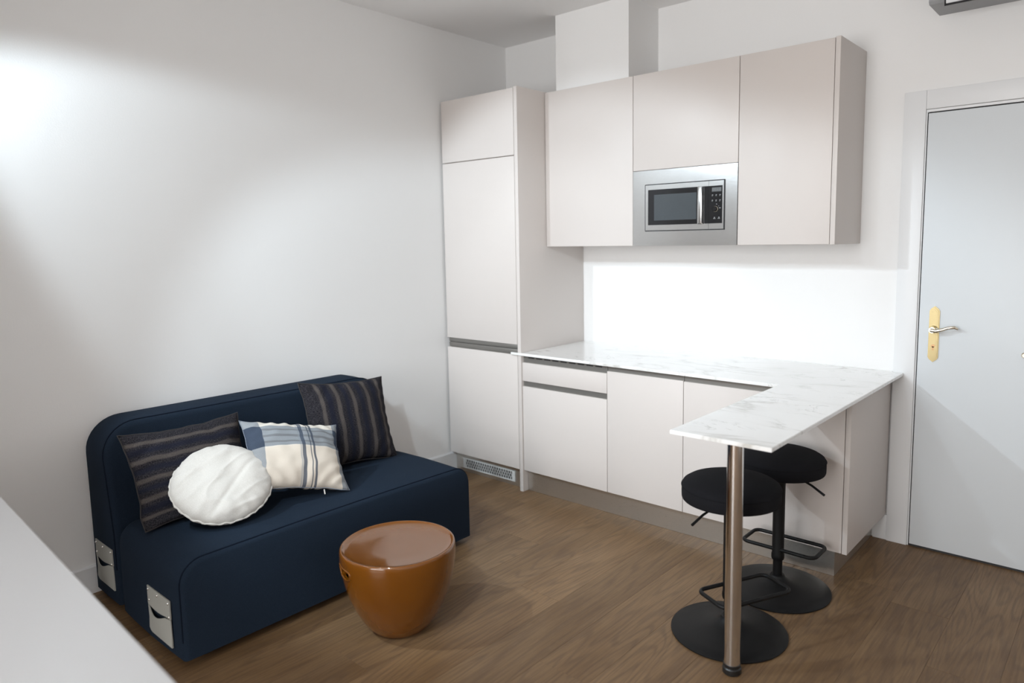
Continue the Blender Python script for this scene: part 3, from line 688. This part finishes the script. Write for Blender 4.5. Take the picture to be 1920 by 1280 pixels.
# round cream cushion
def round_cushion():
    root = bpy.data.objects.new('cushion', None); C.objects.link(root)
    root.matrix_world = frame((0.590, -2.308, 0.515), (0.30, 0.92, 0.0), (-0.78, 0.26, 0.60)); root.empty_display_size = 0.1
    tag(root, 'round crumpled cream linen cushion with gathered rim', 'cushion', 'cushions on the sofa')
    nr, na = 30, 120; Rr, th = 0.183, 0.115; verts, faces = [], []
    cd = Vector((math.cos(R(28)), math.sin(R(28)))); cn = Vector((-cd.y, cd.x))
    def P(r_, a, side):
        wob = 1 + 0.035 * noise.noise(Vector((math.cos(a) * 1.3, math.sin(a) * 1.3, 2.2))) + 0.012 * noise.noise(Vector((math.cos(a) * 6, math.sin(a) * 6, 7)))
        x_, y__ = r_ * Rr * wob * math.cos(a), r_ * Rr * wob * math.sin(a)
        e = max(0, 1 - r_ ** 3.2); z_ = th / 2 * e ** 0.55
        s = x_ * cn.x + y__ * cn.y; l = x_ * cd.x + y__ * cd.y
        q = Vector((l * 5, s * 22, 0.7)); rd = 1 - abs(noise.noise(q)) * 2.2
        cre = max(0, rd) ** 3 * 0.009 * (0.3 + 0.7 * max(0, noise.noise(Vector((l * 6, s * 6, 4))) + 0.5))
        z_ += cre * min(1, e * 3) + 0.006 * noise.noise(Vector((x_ * 14, y__ * 14, 9))) * min(1, e * 4)
        z_ += 0.0035 * math.sin(a * 23 + 3 * math.sin(a * 2)) * r_ ** 6 * min(1, e * 5)
        # a fold across the lower right
        f_ = (x_ * 0.62 - y__ * 0.78) - 0.055 + 0.03 * math.sin(l * 9)
        z_ -= 0.005 * math.exp(-(f_ / 0.010) ** 2) * min(1, e * 3) * (1 if side > 0 else 0)
        return Vector((x_, y__, side * z_))
    for side in (1, -1):
        base = len(verts); verts.append(P(0, 0, side))
        for i in range(1, nr + 1):
            for k in range(na): verts.append(P((i / nr) ** 0.8, 2 * math.pi * k / na, side))
        for k in range(na):
            q = (base, base + 1 + k, base + 1 + (k + 1) % na); faces.append(q if side > 0 else q[::-1])
        for i in range(nr - 1):
            for k in range(na):
                a = base + 1 + i * na + k; b = base + 1 + i * na + (k + 1) % na; q = (a, a + na, b + na, b); faces.append(q if side > 0 else q[::-1])
    me = bpy.data.meshes.new('cover'); me.from_pydata(verts, [], faces)
    edge = [P(1.0, 2 * math.pi * k / na, 1) for k in range(na)]
    bm = bmesh.new(); bm.from_mesh(me); bmesh.ops.remove_doubles(bm, verts=bm.verts, dist=1e-5); bm.to_mesh(me); bm.free()
    for p in me.polygons: p.use_smooth = True
    me.materials.append(M['linen']); o = bpy.data.objects.new('cover', me); C.objects.link(o); o.parent = root
    bm = bmesh.new()
    add_tube(bm, [e_ * (1.0 + 0.008 * math.sin(i * 1.9)) + Vector((0, 0, 0.003 * math.sin(i * 1.3))) for i, e_ in enumerate(edge)], 0.004, 6, True)
    me2 = bpy.data.meshes.new('gathered_rim'); bm.to_mesh(me2); bm.free(); me2.materials.append(M['linen'])
    for p in me2.polygons: p.use_smooth = True
    s = bpy.data.objects.new('gathered_rim', me2); C.objects.link(s); s.parent = root
round_cushion()

# ------------------------------------------------------------------ ceramic stool
SC = (1.212, -1.955, 0); SH = 0.325
cs = thing('ceramic_stool', 'glazed amber ceramic drum stool with slot handles on the floor', 'stool', SC)
prof = [(0.0001, 0.006), (0.075, 0.006), (0.088, 0.0), (0.098, 0.002), (0.110, 0.012), (0.128, 0.033), (0.146, 0.060), (0.167, 0.100), (0.1855, 0.146), (0.1985, 0.190), (0.2055, 0.225), (0.2105, 0.260), (0.2130, 0.288), (0.2130, 0.306), (0.2122, 0.318), (0.2100, 0.3240), (0.2070, 0.3262), (0.2040, 0.3258), (0.2010, 0.3235), (0.196, 0.3208), (0.18, 0.3185), (0.10, 0.3160), (0.0001, 0.3155)]
# outer shell with two slots cut out as real openings
seg = 96; bm = bmesh.new(); fine = []
from_prof = prof[:]; pts_ = []
for (a, za), (b, zb_) in zip(from_prof, from_prof[1:]):
    k = max(1, int(math.hypot(b - a, zb_ - za) / 0.0085)) if 0.118 <= a <= 0.2136 and za < 0.31 and b > 0.11 else 1
    for i in range(k): pts_.append((a + (b - a) * i / k, za + (zb_ - za) * i / k))
pts_.append(from_prof[-1])
add_lathe(bm, pts_, SC, seg)
HA = math.atan2(-2.123 - SC[1], 1.124 - SC[0]) + 0.20
def in_slot(c_, hang):
    a = math.atan2(c_.y - SC[1], c_.x - SC[0]); da = (a - hang + math.pi) % (2 * math.pi) - math.pi; r_ = math.hypot(c_.x - SC[0], c_.y - SC[1])
    if r_ < 0.185: return False
    s = da * 0.208 / 0.054; q = (c_.z - 0.262 - 0.008 * s * s) / 0.0175
    return abs(s) < 1 and abs(q) < (1 - s ** 6)
kill = [f_ for f_ in bm.faces if any(in_slot(f_.calc_center_median(), h_) for h_ in (HA, HA + math.pi))]
bmesh.ops.delete(bm, geom=kill, context='FACES')
bmesh.ops.remove_doubles(bm, verts=bm.verts, dist=1e-6)
bnd = [e for e in bm.edges if e.is_boundary]
ex = bmesh.ops.extrude_edge_only(bm, edges=bnd); nv = [v for v in ex['geom'] if isinstance(v, bmesh.types.BMVert)]
for v in nv:
    d_ = Vector((v.co.x - SC[0], v.co.y - SC[1], 0)); v.co -= d_.normalized() * 0.014
obj('body', bm, M['ceramic'], cs, 60)
for h_ in (HA, HA + math.pi):
    rim = []
    for k in range(28):
        a = 2 * math.pi * k / 28; s = math.copysign(abs(math.cos(a)) ** 0.75, math.cos(a)); q = math.copysign(abs(math.sin(a)) ** 0.75, math.sin(a))
        z_ = 0.262 + 0.008 * s * s + q * 0.0195; ang = h_ + s * 0.056 / 0.208; rr = 0.2090 + (z_ - 0.262) * 0.12
        rim.append((SC[0] + rr * math.cos(ang), SC[1] + rr * math.sin(ang), z_))
    obj('slot_rim', add_tube(bmesh.new(), rim, 0.0040, 8, True), M['ceramic'], cs, 60)

# ------------------------------------------------------------------ bar stools
def make_bar_stool(label, loc, fr_ang, fr_z, lev_ang, fr_c=0.0):
    t = thing('bar_stool', label, 'bar stool', loc, 'bar stools at the breakfast bar'); x_, y__ = loc[0], loc[1]
    bm = add_lathe(bmesh.new(), [(0.0001, 0), (0.203, 0), (0.208, 0.002), (0.208, 0.006), (0.202, 0.0095), (0.16, 0.0150), (0.11, 0.0225), (0.07, 0.031), (0.045, 0.041), (0.031, 0.053), (0.027, 0.062), (0.0001, 0.062)], loc, 72); obj('base', bm, M['blackmetal'], t, 50)
    bm = add_lathe(bmesh.new(), [(0.0001, 0.0625), (0.0185, 0.0625), (0.0185, 0.135), (0.0001, 0.135)], loc, 28); obj('lower_tube', bm, M['blackmetal'], t, 50)
    bm = add_lathe(bmesh.new(), [(0.0001, 0.128), (0.0235, 0.128), (0.0255, 0.135), (0.0255, 0.150), (0.0235, 0.155), (0.0235, 0.43), (0.0265, 0.499), (0.0001, 0.499)], loc, 28); obj('upper_tube', bm, M['blackmetal'], t, 50)
    zs = 0.503
    bm = add_lathe(bmesh.new(), [(0.0001, zs), (0.166, zs), (0.1715, zs + 0.002), (0.1735, zs + 0.007), (0.1740, zs + 0.025), (0.1735, zs + 0.044), (0.1715, zs + 0.0475), (0.1735, zs + 0.050), (0.1690, zs + 0.058), (0.155, zs + 0.067), (0.13, zs + 0.0755), (0.09, zs + 0.083), (0.05, zs + 0.087), (0.0001, zs + 0.0885)], loc, 72)
    st_ = obj('seat', bm, M['blackfab'], t, 60)
    bm = add_tube(bmesh.new(), [(x_ + 0.1735 * math.cos(k * math.pi / 36), y__ + 0.1735 * math.sin(k * math.pi / 36), zs + 0.0475) for k in range(72)], 0.0022, 6, True); obj('seat_piping', bm, M['blackfab'], st_, 60)
    # foot ring: rounded rectangle whose inner bar runs through the collar
    L, D = 0.30, 0.145; a = Vector((math.cos(fr_ang), math.sin(fr_ang), 0)); b = Vector((-a.y, a.x, 0)); o = Vector((x_, y__, fr_z)) + b * fr_c - a * 0.012
    path = rounded_path([o - b * L / 2, o + b * L / 2, o + b * L / 2 + a * D, o - b * L / 2 + a * D], 0.028)
    obj('foot_ring', add_tube(bmesh.new(), path, 0.0075, 10, True), M['blackmetal'], t, 60)
    c_ = Vector((math.cos(lev_ang), math.sin(lev_ang), 0)); p = Vector((x_, y__, 0))
    obj('height_lever', add_tube(bmesh.new(), [p + c_ * 0.02 + Vector((0, 0, 0.495)), p + c_ * 0.10 + Vector((0, 0, 0.491)), p + c_ * 0.15 + Vector((0, 0, 0.479)), p + c_ * 0.205 + Vector((0, 0, 0.457))], [0.004, 0.004, 0.0045, 0.005], 10), M['blackmetal'], t, 60)
make_bar_stool('black round bar stool nearest the chrome pole, foremost of the two', (2.184, -1.217, 0), R(-26), 0.180, math.atan2(-0.17, -0.04), 0.02)
make_bar_stool('black round bar stool close to the cupboard end panel, rear of the two', (2.194, -0.792, 0), R(90), 0.172, math.atan2(-0.06, 0.2), 0.0)

# ------------------------------------------------------------------ white table in the foreground
tb = thing('white_table', 'white laminate table top blurred in the near left corner', 'table', (1.5, -3.4, 0))
tz = 0.74
bm = add_prism(bmesh.new(), [(0.42, -3.040), (2.50, -3.125), (2.47, -3.86), (0.39, -3.775)], 2, tz - 0.028, tz)
bmesh.ops.recalc_face_normals(bm, faces=bm.faces); bmesh.ops.bevel(bm, geom=bm.edges[:], offset=0.002, segments=2, affect='EDGES')
obj('table_top', bm, M['table'], tb)
for lx, ly in ((0.48, -3.11), (2.42, -3.19), (2.40, -3.79), (0.46, -3.71)):
    box('leg', lx - 0.022, lx + 0.022, ly - 0.022, ly + 0.022, 0, tz - 0.0285, M['trim'], tb, 0.003)

# ------------------------------------------------------------------ air conditioner at the top right
ac = thing('air_conditioner', 'wall-mounted white air conditioner high above the door', 'air conditioner', (2.9, -0.1, 2.36))
AX0, AX1 = 2.527, 3.33
bm = add_prism(bmesh.new(), [(-0.001, 2.362), (-0.19, 2.362), (-0.20, 2.372), (-0.20, 2.625), (-0.18, 2.64), (-0.001, 2.64)], 0, AX0, AX1)
obj('housing', bm, M['acgrey'], ac, 30)
box('panel_gap', AX0 + 0.058, AX1 - 0.058, -0.207, -0.2002, 2.343, 2.606, M['black'], ac)
bm = add_prism(bmesh.new(), [(-0.2072, 2.350), (-0.214, 2.350), (-0.220, 2.42), (-0.219, 2.54), (-0.212, 2.60), (-0.2072, 2.60)], 0, AX0 + 0.065, AX1 - 0.065)
obj('front_panel', bm, M['acwhite'], ac, 40)

# ------------------------------------------------------------------ unseen ceiling spotlights, added to shape light on wall and cupboards
def spotlight(S, label):
    az, el = R(S['az']), R(S['el']); dv = Vector((math.sin(az) * math.cos(el), math.cos(az) * math.cos(el), math.sin(el))); L = Vector(S['loc'])
    t = thing('added_ceiling_spotlight', label, 'spotlight', (L.x - dv.x * 0.08, L.y - dv.y * 0.08, H), 'added ceiling spotlights')
    c_ = Vector((L.x - dv.x * 0.08, L.y - dv.y * 0.08, 0))
    bm = add_lathe(bmesh.new(), [(0.0001, H - 0.0005), (0.045, H - 0.0005), (0.045, H - 0.018), (0.0001, H - 0.018)], c_, 28); obj('canopy', bm, M['acwhite'], t, 40)
    obj('stem', add_tube(bmesh.new(), [(c_.x, c_.y, H - 0.018), tuple(L - dv * 0.08)], 0.007, 10), M['acwhite'], t, 40)
    obj('head', add_tube(bmesh.new(), [tuple(L - dv * 0.13), tuple(L - dv * 0.11), tuple(L - dv * 0.02), tuple(L - dv * 0.012)], [0.024, 0.036, 0.040, 0.040], 28), M['acwhite'], t, 40)
    obj('lens', add_tube(bmesh.new(), [tuple(L - dv * 0.0119), tuple(L - dv * 0.0105)], 0.034, 28), M['lens'], t, 40)
    ld = bpy.data.lights.new('added_spot_lamp', 'SPOT'); ld.energy = S['energy']; ld.color = S['col']; ld.spot_size = R(S['size']); ld.spot_blend = S['blend']; ld.shadow_soft_size = 0.04
    lo = bpy.data.objects.new('added_spot_lamp', ld); C.objects.link(lo); lo.location = L + dv * 0.045
    lo.rotation_mode = 'QUATERNION'; lo.rotation_quaternion = dv.to_track_quat('-Z', 'Y')
for S, lb in zip(ADDED_SPOTS, ('added white ceiling spotlight nearest the left wall', 'added white ceiling spotlight second from the left wall', 'added white ceiling spotlight above the middle of the white table', 'added white ceiling spotlight facing the wall cupboards', 'added white ceiling spotlight turned towards the sofa wall')): spotlight(S, lb)
